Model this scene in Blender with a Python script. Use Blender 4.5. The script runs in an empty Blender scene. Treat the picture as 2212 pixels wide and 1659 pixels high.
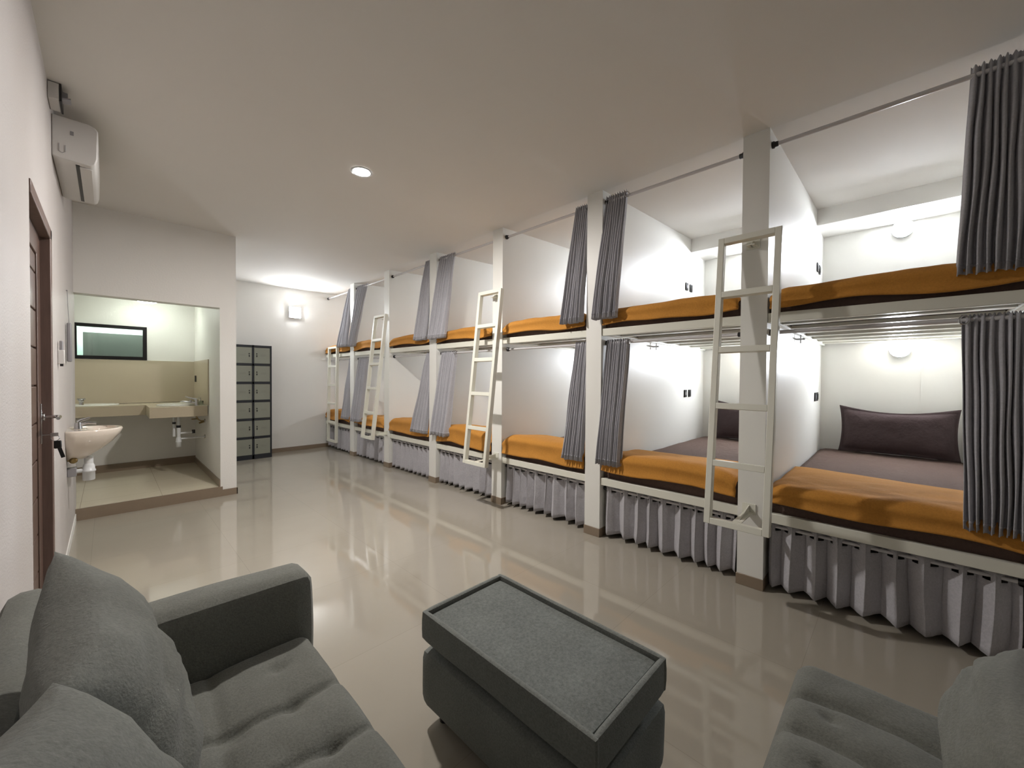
import bpy, bmesh, math, random
from mathutils import Vector, Matrix, noise
random.seed(7)
scene = bpy.context.scene
C = scene.collection
PI = math.pi

# ------------------------------------------------------------------ camera
FPX, YAW, PITCH, ROLL, EYE = 854.31, 0.7750, -0.0155, 0.0070, 1.4
F = Vector((math.cos(YAW)*math.cos(PITCH), math.sin(YAW)*math.cos(PITCH), math.sin(PITCH)))
R0 = Vector((math.sin(YAW), -math.cos(YAW), 0)); U0 = R0.cross(F)
R1 = R0*math.cos(ROLL) + U0*math.sin(ROLL); U1 = -R0*math.sin(ROLL) + U0*math.cos(ROLL)
cd = bpy.data.cameras.new('camera'); cam = bpy.data.objects.new('camera', cd); C.objects.link(cam)
M = Matrix((R1, U1, -F)).transposed().to_4x4(); M.translation = (0, 0, EYE)
cam.matrix_world = M
cd.sensor_width = 36; cd.lens = FPX/2212*36; cd.clip_start = 0.02; cd.clip_end = 60
scene.camera = cam
# ------------------------------------------------------------------ world and exposure
w = bpy.data.worlds.new('world'); scene.world = w; w.use_nodes = True
w.node_tree.nodes['Background'].inputs[0].default_value = (0.9, 0.95, 1, 1)
w.node_tree.nodes['Background'].inputs[1].default_value = 0.02
scene.view_settings.view_transform = 'Standard'
scene.view_settings.look = 'None'
scene.view_settings.exposure = 1.6
scene.view_settings.gamma = 1
scene.view_settings.use_curve_mapping = False
LAMP = dict(bunk=145, down=720, square=90, alcove=15, next=24)

# ------------------------------------------------------------------ materials
def lin(c):
    return tuple(((x/255)/12.92 if x/255 <= 0.04045 else ((x/255+0.055)/1.055)**2.4) for x in c)
def base_mat(name):
    m = bpy.data.materials.new(name); m.use_nodes = True
    nt = m.node_tree; b = nt.nodes['Principled BSDF']
    return m, nt, b
def coords(nt):
    tc = nt.nodes.new('ShaderNodeTexCoord'); return tc.outputs['Object']
def noise_node(nt, vec, scale, detail=3, rough=0.55):
    n = nt.nodes.new('ShaderNodeTexNoise'); n.inputs['Scale'].default_value = scale
    n.inputs['Detail'].default_value = detail; n.inputs['Roughness'].default_value = rough
    nt.links.new(vec, n.inputs['Vector']); return n.outputs['Fac']
def mat(name, rgb, rough=0.5, metal=0.0, bump=0.0, bscale=40, var=0.0, vscale=6, spec=0.5, sheen=0.0, coat=0.0, stretch=None, bdist=0.004):
    m, nt, b = base_mat(name)
    col = lin(rgb)
    b.inputs['Base Color'].default_value = (*col, 1)
    b.inputs['Roughness'].default_value = rough; b.inputs['Metallic'].default_value = metal
    b.inputs['Specular IOR Level'].default_value = spec
    b.inputs['Sheen Weight'].default_value = sheen; b.inputs['Coat Weight'].default_value = coat
    v = coords(nt)
    if stretch:
        mp = nt.nodes.new('ShaderNodeMapping'); mp.inputs['Scale'].default_value = stretch
        nt.links.new(v, mp.inputs['Vector']); v = mp.outputs['Vector']
    if var:
        n = noise_node(nt, v, vscale, 4)
        mx = nt.nodes.new('ShaderNodeMix'); mx.data_type = 'RGBA'
        mx.inputs[6].default_value = (*[c*(1-var) for c in col], 1)
        mx.inputs[7].default_value = (*[min(1, c*(1+var)) for c in col], 1)
        nt.links.new(n, mx.inputs[0]); nt.links.new(mx.outputs[2], b.inputs['Base Color'])
    if bump:
        n = noise_node(nt, v, bscale, 4)
        bp = nt.nodes.new('ShaderNodeBump'); bp.inputs['Strength'].default_value = bump
        bp.inputs['Distance'].default_value = bdist
        nt.links.new(n, bp.inputs['Height']); nt.links.new(bp.outputs['Normal'], b.inputs['Normal'])
    return m
def emit(name, rgb, strength):
    m, nt, b = base_mat(name)
    b.inputs['Base Color'].default_value = (*lin(rgb), 1)
    b.inputs['Emission Color'].default_value = (*lin(rgb), 1)
    b.inputs['Emission Strength'].default_value = strength
    n = noise_node(nt, coords(nt), 3); return m
def fabric(name, rgb, weave=260, bump=0.35, var=0.18, vscale=90, sheen=0.15, wrinkle=0.0, wscale=7, stretch=None):
    """woven cloth: fine thread noise in colour and bump, optional soft wrinkles"""
    m, nt, b = base_mat(name); col = lin(rgb)
    b.inputs['Roughness'].default_value = 0.9; b.inputs['Specular IOR Level'].default_value = 0.2
    b.inputs['Sheen Weight'].default_value = sheen
    v = coords(nt)
    n1 = noise_node(nt, v, vscale, 5, 0.7); n0 = noise_node(nt, v, 5, 2)
    ad = nt.nodes.new('ShaderNodeMath'); ad.operation = 'MULTIPLY_ADD'
    ad.inputs[1].default_value = 0.35; nt.links.new(n0, ad.inputs[0]); nt.links.new(n1, ad.inputs[2])
    rp = nt.nodes.new('ShaderNodeMapRange'); rp.inputs[1].default_value = 0.45; rp.inputs[2].default_value = 0.9
    nt.links.new(ad.outputs[0], rp.inputs[0])
    mx = nt.nodes.new('ShaderNodeMix'); mx.data_type = 'RGBA'
    mx.inputs[6].default_value = (*[c*(1-var) for c in col], 1); mx.inputs[7].default_value = (*[c*(1+var) for c in col], 1)
    nt.links.new(rp.outputs[0], mx.inputs[0]); nt.links.new(mx.outputs[2], b.inputs['Base Color'])
    n2 = noise_node(nt, v, weave, 2)
    bp = nt.nodes.new('ShaderNodeBump'); bp.inputs['Strength'].default_value = bump; bp.inputs['Distance'].default_value = 0.002
    nt.links.new(n2, bp.inputs['Height']); last = bp
    if wrinkle:
        vv = v
        if stretch:
            mp = nt.nodes.new('ShaderNodeMapping'); mp.inputs['Scale'].default_value = stretch
            nt.links.new(v, mp.inputs['Vector']); vv = mp.outputs['Vector']
        n3 = noise_node(nt, vv, wscale, 3)
        b2 = nt.nodes.new('ShaderNodeBump'); b2.inputs['Strength'].default_value = wrinkle; b2.inputs['Distance'].default_value = 0.02
        nt.links.new(n3, b2.inputs['Height']); nt.links.new(bp.outputs['Normal'], b2.inputs['Normal']); last = b2
    nt.links.new(last.outputs['Normal'], b.inputs['Normal'])
    return m
def tile_floor(name, rgb, joint, size, offx, offy, rough):
    m, nt, b = base_mat(name); col = lin(rgb)
    v = coords(nt)
    mp = nt.nodes.new('ShaderNodeMapping'); mp.inputs['Location'].default_value = (offx, offy, 0)
    nt.links.new(v, mp.inputs['Vector'])
    br = nt.nodes.new('ShaderNodeTexBrick'); br.offset = 0
    br.inputs['Scale'].default_value = 1; br.inputs['Brick Width'].default_value = size; br.inputs['Row Height'].default_value = size
    br.inputs['Mortar Size'].default_value = 0.0012; br.inputs['Mortar Smooth'].default_value = 0.1
    br.inputs['Color1'].default_value = (*col, 1); br.inputs['Color2'].default_value = (*[c*0.975 for c in col], 1)
    br.inputs['Mortar'].default_value = (*lin(joint), 1)
    nt.links.new(mp.outputs['Vector'], br.inputs['Vector'])
    n = noise_node(nt, v, 2.5, 4)
    mx = nt.nodes.new('ShaderNodeMix'); mx.data_type = 'RGBA'; mx.blend_type = 'MULTIPLY'; mx.inputs[0].default_value = 1
    mr = nt.nodes.new('ShaderNodeMapRange'); mr.inputs[3].default_value = 0.93; mr.inputs[4].default_value = 1.04
    nt.links.new(n, mr.inputs[0]); nt.links.new(br.outputs['Color'], mx.inputs[6]); nt.links.new(mr.outputs[0], mx.inputs[7])
    nt.links.new(mx.outputs[2], b.inputs['Base Color'])
    r2 = nt.nodes.new('ShaderNodeMapRange'); r2.inputs[3].default_value = rough*0.8; r2.inputs[4].default_value = rough*1.3
    nt.links.new(noise_node(nt, v, 1.3, 3), r2.inputs[0]); nt.links.new(r2.outputs[0], b.inputs['Roughness'])
    bp = nt.nodes.new('ShaderNodeBump'); bp.inputs['Strength'].default_value = 0.05; bp.inputs['Distance'].default_value = 0.01
    nt.links.new(noise_node(nt, v, 1.6, 2), bp.inputs['Height']); nt.links.new(bp.outputs['Normal'], b.inputs['Normal'])
    b.inputs['IOR'].default_value = 1.75; b.inputs['Specular IOR Level'].default_value = 0.5
    return m
def wood(name, rgb, rough=0.35):
    m, nt, b = base_mat(name); col = lin(rgb)
    v = coords(nt); mp = nt.nodes.new('ShaderNodeMapping'); mp.inputs['Scale'].default_value = (14, 14, 1.2)
    nt.links.new(v, mp.inputs['Vector'])
    n = noise_node(nt, mp.outputs['Vector'], 3, 6, 0.65)
    mx = nt.nodes.new('ShaderNodeMix'); mx.data_type = 'RGBA'
    mx.inputs[6].default_value = (*[c*0.55 for c in col], 1); mx.inputs[7].default_value = (*[c*1.35 for c in col], 1)
    nt.links.new(n, mx.inputs[0]); nt.links.new(mx.outputs[2], b.inputs['Base Color'])
    b.inputs['Roughness'].default_value = rough
    bp = nt.nodes.new('ShaderNodeBump'); bp.inputs['Strength'].default_value = 0.2; bp.inputs['Distance'].default_value = 0.002
    nt.links.new(n, bp.inputs['Height']); nt.links.new(bp.outputs['Normal'], b.inputs['Normal'])
    return m
def glass_mat(name):
    m = bpy.data.materials.new(name); m.use_nodes = True; nt = m.node_tree
    nt.nodes.remove(nt.nodes['Principled BSDF'])
    t = nt.nodes.new('ShaderNodeBsdfTransparent'); t.inputs[0].default_value = (0.9, 0.97, 0.94, 1)
    g = nt.nodes.new('ShaderNodeBsdfGlossy'); g.inputs['Roughness'].default_value = 0.02
    fr = nt.nodes.new('ShaderNodeFresnel'); fr.inputs[0].default_value = 1.5
    mx = nt.nodes.new('ShaderNodeMixShader')
    nt.links.new(fr.outputs[0], mx.inputs[0]); nt.links.new(t.outputs[0], mx.inputs[1]); nt.links.new(g.outputs[0], mx.inputs[2])
    nt.links.new(mx.outputs[0], nt.nodes['Material Output'].inputs[0]); return m

PLASTER = mat('white_plaster', (232, 230, 225), 0.5, bump=0.25, bscale=60, var=0.02, vscale=3)
ROUGHPL = mat('rough_white_plaster', (190, 184, 180), 0.55, bump=0.5, bscale=110, var=0.02, vscale=3)
CEIL = mat('ceiling_paint', (222, 219, 213), 0.85, bump=0.12, bscale=9, var=0.02, vscale=2)
BAYCEIL = CEIL
PANEL = mat('white_gloss_panel', (232, 231, 225), 0.42, bump=0.22, bscale=7, var=0.015, vscale=4, stretch=(1, 1, 0.45))
STEEL_W = mat('white_painted_steel', (226, 225, 212), 0.35, bump=0.08, bscale=25)
FLOOR = tile_floor('beige_polished_tile', (166, 159, 146), (150, 143, 131), 0.8, 0.1, -0.32, 0.05)
ALCFLOOR = tile_floor('beige_alcove_tile', (216, 206, 184), (140, 130, 112), 0.6, 0.2, 0.1, 0.2)
SKIRTT = mat('brown_skirting_tile', (136, 120, 102), 0.3, var=0.05, vscale=20)
BACKSPL = mat('beige_wall_tile', (190, 178, 156), 0.3, var=0.03, vscale=5)
CURT = fabric('grey_curtain_cloth', (174, 173, 178), weave=300, bump=0.3, var=0.12, wrinkle=0.15, wscale=18)
SKCURT = fabric('grey_skirt_cloth', (180, 178, 182), weave=260, bump=0.35, var=0.14, wrinkle=0.35, wscale=14)
ORANGE = fabric('orange_fleece', (192, 134, 60), weave=220, bump=0.5, var=0.12, sheen=0.04, wrinkle=0.35, wscale=9)
BROWN = fabric('brown_bed_sheet', (104, 86, 78), weave=400, bump=0.2, var=0.08, sheen=0.0, wrinkle=0.6, wscale=26, stretch=(0.35, 1, 1))
PILLOWC = fabric('brown_pillow_cloth', (74, 62, 62), weave=400, bump=0.2, var=0.06, sheen=0.0, wrinkle=0.6, wscale=12)
SOFA = fabric('grey_green_sofa_cloth', (110, 111, 104), weave=190, bump=0.7, var=0.22, vscale=140, sheen=0.1, wrinkle=0.2, wscale=10)
PADC = fabric('grey_speckled_pad_cloth', (112, 116, 112), weave=190, bump=0.7, var=0.34, vscale=95, sheen=0.1)
TABLEC = fabric('grey_table_cloth', (116, 119, 114), weave=190, bump=0.7, var=0.26, vscale=150, sheen=0.1)
BLACKP = mat('black_plastic', (22, 22, 24), 0.35, var=0.05)
ROD = mat('rod_enamel', (205, 203, 204), 0.25, metal=0.0, coat=0.3, var=0.02)
CHROME = mat('chrome', (190, 190, 192), 0.12, metal=1, var=0.03)
LOCKF = mat('dark_locker_frame', (38, 42, 48), 0.4, bump=0.05, var=0.05)
LOCKD = mat('grey_locker_door', (146, 148, 136), 0.4, bump=0.05, var=0.02)
LOCKE = mat('embossed_locker_door', (138, 140, 129), 0.4, var=0.02)
ACW = mat('white_ac_plastic', (205, 202, 198), 0.4, var=0.02)
PORC = mat('cream_porcelain', (226, 214, 200), 0.12, coat=0.5, var=0.01)
WPORC = mat('white_porcelain', (236, 236, 228), 0.12, coat=0.5, var=0.01)
PVC = mat('white_pvc', (214, 216, 216), 0.35, var=0.02)
DOORW = wood('dark_stained_wood', (96, 76, 66), 0.32)
FRAMEW = wood('brown_frame_wood', (112, 92, 84), 0.4)
GLASS = glass_mat('window_glass')
WINF = mat('black_window_frame', (24, 22, 24), 0.3, var=0.05)
GREYP = mat('grey_blind', (98, 98, 94), 0.6, var=0.03)
PALEG = mat('pale_green_wall', (222, 236, 231), 0.6, var=0.02)
GREYPL = mat('grey_plastic', (140, 138, 140), 0.4, var=0.03)
BRASS = mat('old_brass', (150, 130, 90), 0.3, metal=1, var=0.1)
E_BUNK = emit('bunk_lamp_glow', (240, 246, 255), LAMP['bunk'])
E_DOWN = emit('downlight_glow', (255, 250, 246), LAMP['down'])
E_SQ = emit('square_lamp_glow', (246, 250, 255), LAMP['square'])
E_NEXT = emit('next_room_lamp_glow', (244, 255, 250), LAMP['next'])
E_ALC = emit('alcove_lamp_glow', (246, 255, 246), LAMP['alcove'])

# ------------------------------------------------------------------ helpers
def tag(o, label=None, cat=None, group=None, kind=None):
    if label: o['label'] = label
    if cat: o['category'] = cat
    if group: o['group'] = group
    if kind: o['kind'] = kind
    return o
class MB:
    def __init__(s): s.v = []; s.f = []; s.sm = []
    def add(s, vs, fs, smooth=False):
        n = len(s.v); s.v += [tuple(p) for p in vs]; s.f += [tuple(i+n for i in f) for f in fs]; s.sm += [smooth]*len(fs); return s
    def box(s, a, b, smooth=False):
        x0, y0, z0 = [min(p, q) for p, q in zip(a, b)]; x1, y1, z1 = [max(p, q) for p, q in zip(a, b)]
        vs = [(x0,y0,z0),(x1,y0,z0),(x1,y1,z0),(x0,y1,z0),(x0,y0,z1),(x1,y0,z1),(x1,y1,z1),(x0,y1,z1)]
        return s.add(vs, [(0,3,2,1),(4,5,6,7),(0,1,5,4),(1,2,6,5),(2,3,7,6),(3,0,4,7)], smooth)
    def hexa(s, p):   # 8 points, bottom ring then top ring, counterclockwise
        return s.add(p, [(0,3,2,1),(4,5,6,7),(0,1,5,4),(1,2,6,5),(2,3,7,6),(3,0,4,7)])
    def tube(s, pts, r, n=12, cap=True):
        pts = [Vector(p) for p in pts]; rs = r if isinstance(r, (list, tuple)) else [r]*len(pts)
        vs = []; fs = []; prev = None
        for i, p in enumerate(pts):
            t = (pts[min(i+1, len(pts)-1)] - pts[max(i-1, 0)]).normalized()
            if prev is None:
                a = Vector((0, 0, 1)) if abs(t.z) < 0.9 else Vector((1, 0, 0)); u = t.cross(a).normalized()
            else:
                u = (prev - t*prev.dot(t)).normalized()
            prev = u; q = t.cross(u)
            for k in range(n):
                an = 2*PI*k/n; vs.append(p + (u*math.cos(an) + q*math.sin(an))*rs[i])
        for i in range(len(pts)-1):
            for k in range(n):
                a = i*n+k; b = i*n+(k+1) % n; fs.append((a, b, b+n, a+n))
        s.add(vs, fs, True)
        if cap:
            m = len(pts)-1
            s.add(vs[:n], [tuple(range(n))[::-1]]); s.add(vs[m*n:], [tuple(range(n))])
        return s
    def lathe(s, prof, c, n=24, sx=1, sy=1, axis='z', cap=False):
        vs = []; fs = []
        for r, h in prof:
            for k in range(n):
                an = 2*PI*k/n; a = r*math.cos(an)*sx; b = r*math.sin(an)*sy
                if axis == 'z': vs.append((c[0]+a, c[1]+b, c[2]+h))
                elif axis == 'x': vs.append((c[0]+h, c[1]+a, c[2]+b))
                else: vs.append((c[0]+a, c[1]+h, c[2]-b))
        for i in range(len(prof)-1):
            for k in range(n):
                a = i*n+k; b = i*n+(k+1) % n; fs.append((a, b, b+n, a+n))
        s.add(vs, fs, True)
        return s
    def grid(s, fn, nu, nv, smooth=True, flip=False):
        vs = [fn(i/nu, j/nv) for j in range(nv+1) for i in range(nu+1)]
        fs = []
        for j in range(nv):
            for i in range(nu):
                a = j*(nu+1)+i; q = (a, a+1, a+nu+2, a+nu+1); fs.append(q[::-1] if flip else q)
        return s.add(vs, fs, smooth)
    def build(s, name, m, parent=None, bevel=0, seg=2, solid=0, merge=False, subsurf=0, loc=None):
        me = bpy.data.meshes.new(name); me.from_pydata(s.v, [], s.f)
        for p, sm in zip(me.polygons, s.sm): p.use_smooth = sm
        if merge:
            bm = bmesh.new(); bm.from_mesh(me); bmesh.ops.remove_doubles(bm, verts=bm.verts, dist=1e-5)
            bmesh.ops.recalc_face_normals(bm, faces=bm.faces); bm.to_mesh(me); bm.free()
        me.materials.append(m)
        o = bpy.data.objects.new(name, me); C.objects.link(o)
        if loc is not None:
            for v in me.vertices: v.co -= Vector(loc)
            o.location = loc
        if parent: o.parent = parent
        if solid:
            md = o.modifiers.new('solid', 'SOLIDIFY'); md.thickness = solid; md.offset = 0
        if bevel:
            md = o.modifiers.new('bevel', 'BEVEL'); md.width = bevel; md.segments = seg; md.limit_method = 'ANGLE'; md.harden_normals = False
            for p in me.polygons: p.use_smooth = True
            try: o.data.set_sharp_from_angle(angle=math.radians(40))
            except Exception: pass
        if subsurf:
            md = o.modifiers.new('sub', 'SUBSURF'); md.levels = subsurf; md.render_levels = subsurf
        return o
def struct(name, mb, m, **k):
    o = mb.build(name, m, **k); 
    if o.parent is None: o['kind'] = 'structure'
    return o
def thing(name, loc, label, cat, group=None):
    """Empty at the base of the thing; children are built in world space and re-based"""
    o = bpy.data.objects.new(name, None); C.objects.link(o); o.location = loc
    o.empty_display_size = 0.1
    return tag(o, label, cat, group)
def part(mb, name, m, parent, label=None, **k):
    """mesh given in world coordinates, parented so that it stays where it is"""
    root = parent; off = Vector((0, 0, 0))
    while root is not None: off += root.location; root = root.parent
    for i, v in enumerate(mb.v): mb.v[i] = tuple(Vector(v) - off)
    o = mb.build(name, m, parent, **k)
    if label: o['label'] = label
    return o
def nz(x, y, z, s=1.0): return noise.noise(Vector((x*s, y*s, z*s)))

# ------------------------------------------------------------------ dimensions
HC = 3.04          # ceiling
XL = -0.228        # left wall
XP = 3.021         # pillar fronts
XB = 5.55          # back wall of the bunks
YW = 5.616         # wall with the washroom opening
YF = 8.15          # far wall
YN = -2.3          # wall behind the camera
PW = 0.1557
PY = [0.7806 + 1.2446*i for i in range(-1, 6)]     # left (far) faces of pillars 0..6
def bay(i):        # clear span of bay i (0 nearest): between pillar i (near) and pillar i+1 (far)
    y0 = PY[i]; y1 = PY[i+1]-PW if i < 6 else YF
    return y0, y1
def bay_ceil(x): return HC + 0.045*(x-XP)

# ------------------------------------------------------------------ room shell
struct('floor', MB().box((XL-0.2, YN, -0.1), (XB+0.1, YF+0.1, 0)), FLOOR)
struct('ceiling', MB().box((XL-0.4, YN, HC), (XP+0.02, YF+0.1, HC+0.1)), CEIL)
x2 = XB+0.1
struct('ceiling_bunks', MB().hexa([(XP+0.02, YN, HC), (x2, YN, bay_ceil(x2)), (x2, YF+0.1, bay_ceil(x2)), (XP+0.02, YF+0.1, HC),
       (XP+0.02, YN, HC+0.1), (x2, YN, HC+0.3), (x2, YF+0.1, HC+0.3), (XP+0.02, YF+0.1, HC+0.1)]), BAYCEIL)
# left wall with door opening
DY0, DY1, DZ = 2.62, 3.49, 2.225
lw = MB().box((XL-0.12, YN, 0), (XL, DY0, HC)).box((XL-0.12, DY1, 0), (XL, YW+0.15, HC)).box((XL-0.12, DY0, DZ), (XL, DY1, HC))
struct('wall_left', lw, ROUGHPL)
# washroom wall with the wide opening
OX, OZ = 0.905, 2.185
XC = 1.062
struct('wall_washroom', MB().box((XL-0.12, YW, OZ), (OX, YW+0.15, HC)).box((OX, YW, 0), (XC, YF, HC)), PLASTER)
struct('wall_far', MB().box((XC, YF, 0), (XB+0.1, YF+0.1, HC+0.2)), PLASTER)
struct('wall_bunk_back', MB().box((XB, YN, 0), (XB+0.1, YF, HC+0.25)), PANEL)
struct('wall_near', MB().box((XL-0.2, YN-0.1, 0), (XB+0.1, YN, HC+0.1)), PLASTER)
struct('trim_back_beam', MB().box((5.06, YN, 2.97), (XB, YF, 3.17)), PLASTER)
seam = MB()
for i in range(7):
    yc = sum(bay(i))/2 - 0.236
    seam.box((XB-0.006, yc-0.006, 0.6), (XB, yc+0.006, 1.76)).box((XB-0.006, yc-0.006, 2.0), (XB, yc+0.006, 2.97))
struct('trim_board_joints', seam, PANEL)
for i in range(0, 7):
    y1 = PY[i]
    struct('wall_partition', MB().box((XP, y1-PW, 0.0), (XB, y1, bay_ceil(5.06)+0.02)), PANEL)
    struct('baseboard_partition', MB().box((XP-0.008, y1-PW-0.004, 0), (XP+0.35, y1+0.004, 0.075)), SKIRTT, bevel=0.002)
struct('wall_right', MB().box((XP, YN, 0), (XP+0.1, PY[0]-PW, HC)), PLASTER)
struct('baseboard_far', MB().box((XC, YF-0.012, 0), (XB, YF, 0.075)), SKIRTT)
struct('baseboard_left', MB().box((XL, DY1+0.0, 0), (XL+0.006, YW, 0.07)).box((XL, YN, 0), (XL+0.006, DY0, 0.07)), PLASTER)
struct('baseboard_column', MB().box((OX+0.02, YW-0.01, 0), (XC+0.008, YW, 0.075)).box((XC, YW-0.01, 0), (XC+0.01, YF, 0.075)), SKIRTT)
# raised washroom floor
struct('floor_washroom', MB().box((XL-0.12, YW+0.0, 0), (OX, YF, 0.11)), ALCFLOOR)
struct('trim_washroom_step', MB().box((XL-0.0, YW-0.012, 0), (OX+0.02, YW+0.012, 0.112)), SKIRTT)
AYB = 7.5
WX0, WX1, WZ0, WZ1 = -0.32, 0.38, 1.61, 2.067
AXL = -0.5
bk = MB().box((AXL, AYB, 0.1), (OX, AYB+0.1, WZ0)).box((AXL, AYB, WZ1), (OX, AYB+0.1, 2.6)).box((WX1, AYB, WZ0), (OX, AYB+0.1, WZ1)).box((AXL, AYB, WZ0), (WX0, AYB+0.1, WZ1))
struct('wall_washroom_back', bk, PLASTER)
struct('wall_washroom_left', MB().box((AXL-0.08, YW+0.15, 0.1), (AXL, YF, 2.6)).box((AXL-0.08, YW+0.05, 0.1), (XL-0.12, YW+0.15, HC)), PLASTER)
struct('ceiling_washroom', MB().box((AXL-0.08, YW+0.15, 2.52), (OX, YF, 2.6)), PLASTER)
struct('baseboard_washroom', MB().box((AXL, AYB-0.012, 0.11), (OX, AYB, 0.21)).box((OX-0.012, YW+0.0, 0.11), (OX, AYB-0.012, 0.19)), SKIRTT)
struct('wall_washroom_tiles', MB().box((AXL, AYB-0.012, 1.02), (OX-0.012, AYB, 1.605)), BACKSPL)
struct('wall_washroom_right_tiles', MB().box((OX-0.012, 6.33, 1.02), (OX, AYB, 1.61)), BACKSPL)
struct('wall_washroom_outer', MB().box((AXL, YF-0.1, 0.11), (OX, YF, 2.6)), PALEG)
# window into the next room
wn = MB()
fw = 0.042
wn.box((WX0, AYB-0.015, WZ1-fw), (WX1, AYB+0.06, WZ1)).box((WX0, AYB-0.015, WZ0), (WX1, AYB+0.06, WZ0+fw))
wn.box((WX1-fw, AYB-0.0151, WZ0), (WX1, AYB+0.06, WZ1)).box((WX0, AYB-0.0151, WZ0), (WX0+fw, AYB+0.06, WZ1))
win = struct('window_1', wn, WINF)
g = MB().box((WX0+fw, AYB+0.02, WZ0+fw), (WX1-fw, AYB+0.025, WZ1-fw)); part(g, 'window_pane', GLASS, win)
b = MB().box((-0.235, 7.85, 0.11), (WX1+0.1, 7.87, 1.978)); o = b.build('window_blind', GREYP)
tag(o, 'grey panel standing behind the glass of the washroom window', 'panel')

# door
dm = MB().box((XL-0.1, DY1-0.06, 0), (XL+0.006, DY1, DZ)).box((XL-0.1, DY0, DZ-0.06), (XL+0.006, DY1, DZ)).box((XL-0.1, DY0, 0), (XL-0.04, DY0+0.05, DZ))
dr = struct('door_1', dm, FRAMEW, bevel=0.004)
lf = MB().box((XL-0.075, DY0+0.05, 0.01), (XL-0.05, DY1-0.06, DZ-0.06))
leaf = part(lf, 'door_leaf', DOORW, dr)
st = MB()
for a, b_ in ((DY0+0.05, DY0+0.15), (DY1-0.19, DY1-0.062)): st.box((XL-0.05, a, 0.01), (XL-0.035, b_, DZ-0.06))
st.box((XL-0.05, DY0+0.15, DZ-0.18), (XL-0.035, DY1-0.19, DZ-0.062))
st.box((XL-0.05, DY0+0.15, 0.01), (XL-0.035, DY1-0.19, 0.14))
part(st, 'door_stile', DOORW, dr, bevel=0.003)
pl = MB()
z = 0.145; 
while z < DZ-0.2:
    pl.box((XL-0.05, DY0+0.152, z), (XL-0.041, DY1-0.192, min(z+0.192, DZ-0.185))); z += 0.2
part(pl, 'door_plank', DOORW, dr, bevel=0.004)
hd = MB().box((XL-0.036, DY1-0.135, 1.02), (XL-0.028, DY1-0.095, 1.24))
plate = part(hd, 'door_plate', CHROME, dr, bevel=0.002)
hd = MB().tube([(XL-0.03, DY1-0.115, 1.165), (XL+0.02, DY1-0.115, 1.165), (XL+0.035, DY1-0.13, 1.165), (XL+0.037, DY1-0.235, 1.163)], [0.009, 0.009, 0.01, 0.008], 10)
hd.lathe([(0.001, 0), (0.02, 0), (0.02, 0.01), (0.001, 0.01)], (XL-0.028, DY1-0.115, 1.165), 16, axis='x')
part(hd, 'door_handle', CHROME, dr)
kt = thing('key_bunch', (XL-0.02, DY1-0.115, 0.93), 'dark keys hanging from the lock below the door handle', 'keys')
k = MB().tube([(XL-0.03, DY1-0.115, 1.065), (XL+0.02, DY1-0.115, 1.065)], 0.004, 8).box((XL+0.0, DY1-0.119, 1.055), (XL+0.03, DY1-0.111, 1.075))
part(k, 'lock_key', CHROME, kt)
ring = MB(); ring.tube([(XL+0.018+0.016*math.cos(a), DY1-0.115, 1.045+0.016*math.sin(a)) for a in [2*PI*i/16 for i in range(17)]], 0.0018, 6, cap=False)
part(ring, 'key_ring', CHROME, kt)
k = MB().box((XL+0.012, DY1-0.12, 0.985), (XL+0.042, DY1-0.108, 1.03)); part(k, 'key_fob', BLACKP, kt, bevel=0.005)
k = MB().hexa([(XL+0.04, DY1-0.118, 0.93), (XL+0.055, DY1-0.118, 0.935), (XL+0.055, DY1-0.110, 0.935), (XL+0.04, DY1-0.110, 0.93),
               (XL+0.022, DY1-0.118, 1.0), (XL+0.037, DY1-0.118, 1.005), (XL+0.037, DY1-0.110, 1.005), (XL+0.022, DY1-0.110, 1.0)])
part(k, 'key', BLACKP, kt)

# ------------------------------------------------------------------ bunk bays
BAYN = ['nearest bay', 'second nearest bay', 'third nearest bay', 'fourth nearest bay',
        'third farthest bay', 'second farthest bay', 'farthest bay']
def W(s): return s
# bed frames with slats
for i in range(7):
    y0, y1 = bay(i)
    for lvl, zt in (('lower', 0.525), ('upper', 1.836)):
        t = thing('bunk_bed_frame', (XP+0.04, (y0+y1)/2, zt-0.06), 'white steel %s bunk frame with slats in the %s' % (lvl, BAYN[i]), 'bed frame', 'white steel bunk frames')
        mb = MB().box((XP+0.012, y0+0.001, zt-0.063), (XP+0.052, y1-0.001, zt)); part(mb, 'front_beam', STEEL_W, t, bevel=0.003)
        for sd in (0, 1):
            ya, yb = (y0+0.001, y0+0.031) if sd == 0 else (y1-0.031, y1-0.001)
            mb = MB().box((XP+0.052, ya, zt-0.06), (XB-0.012, yb, zt-0.03)); part(mb, 'side_rail', STEEL_W, t, bevel=0.002)
        for k in range(7):
            x = XP+0.28+k*0.34
            mb = MB().box((x, y0+0.031, zt-0.048), (x+0.085, y1-0.031, zt-0.024)); part(mb, 'slat', STEEL_W, t)
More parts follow.
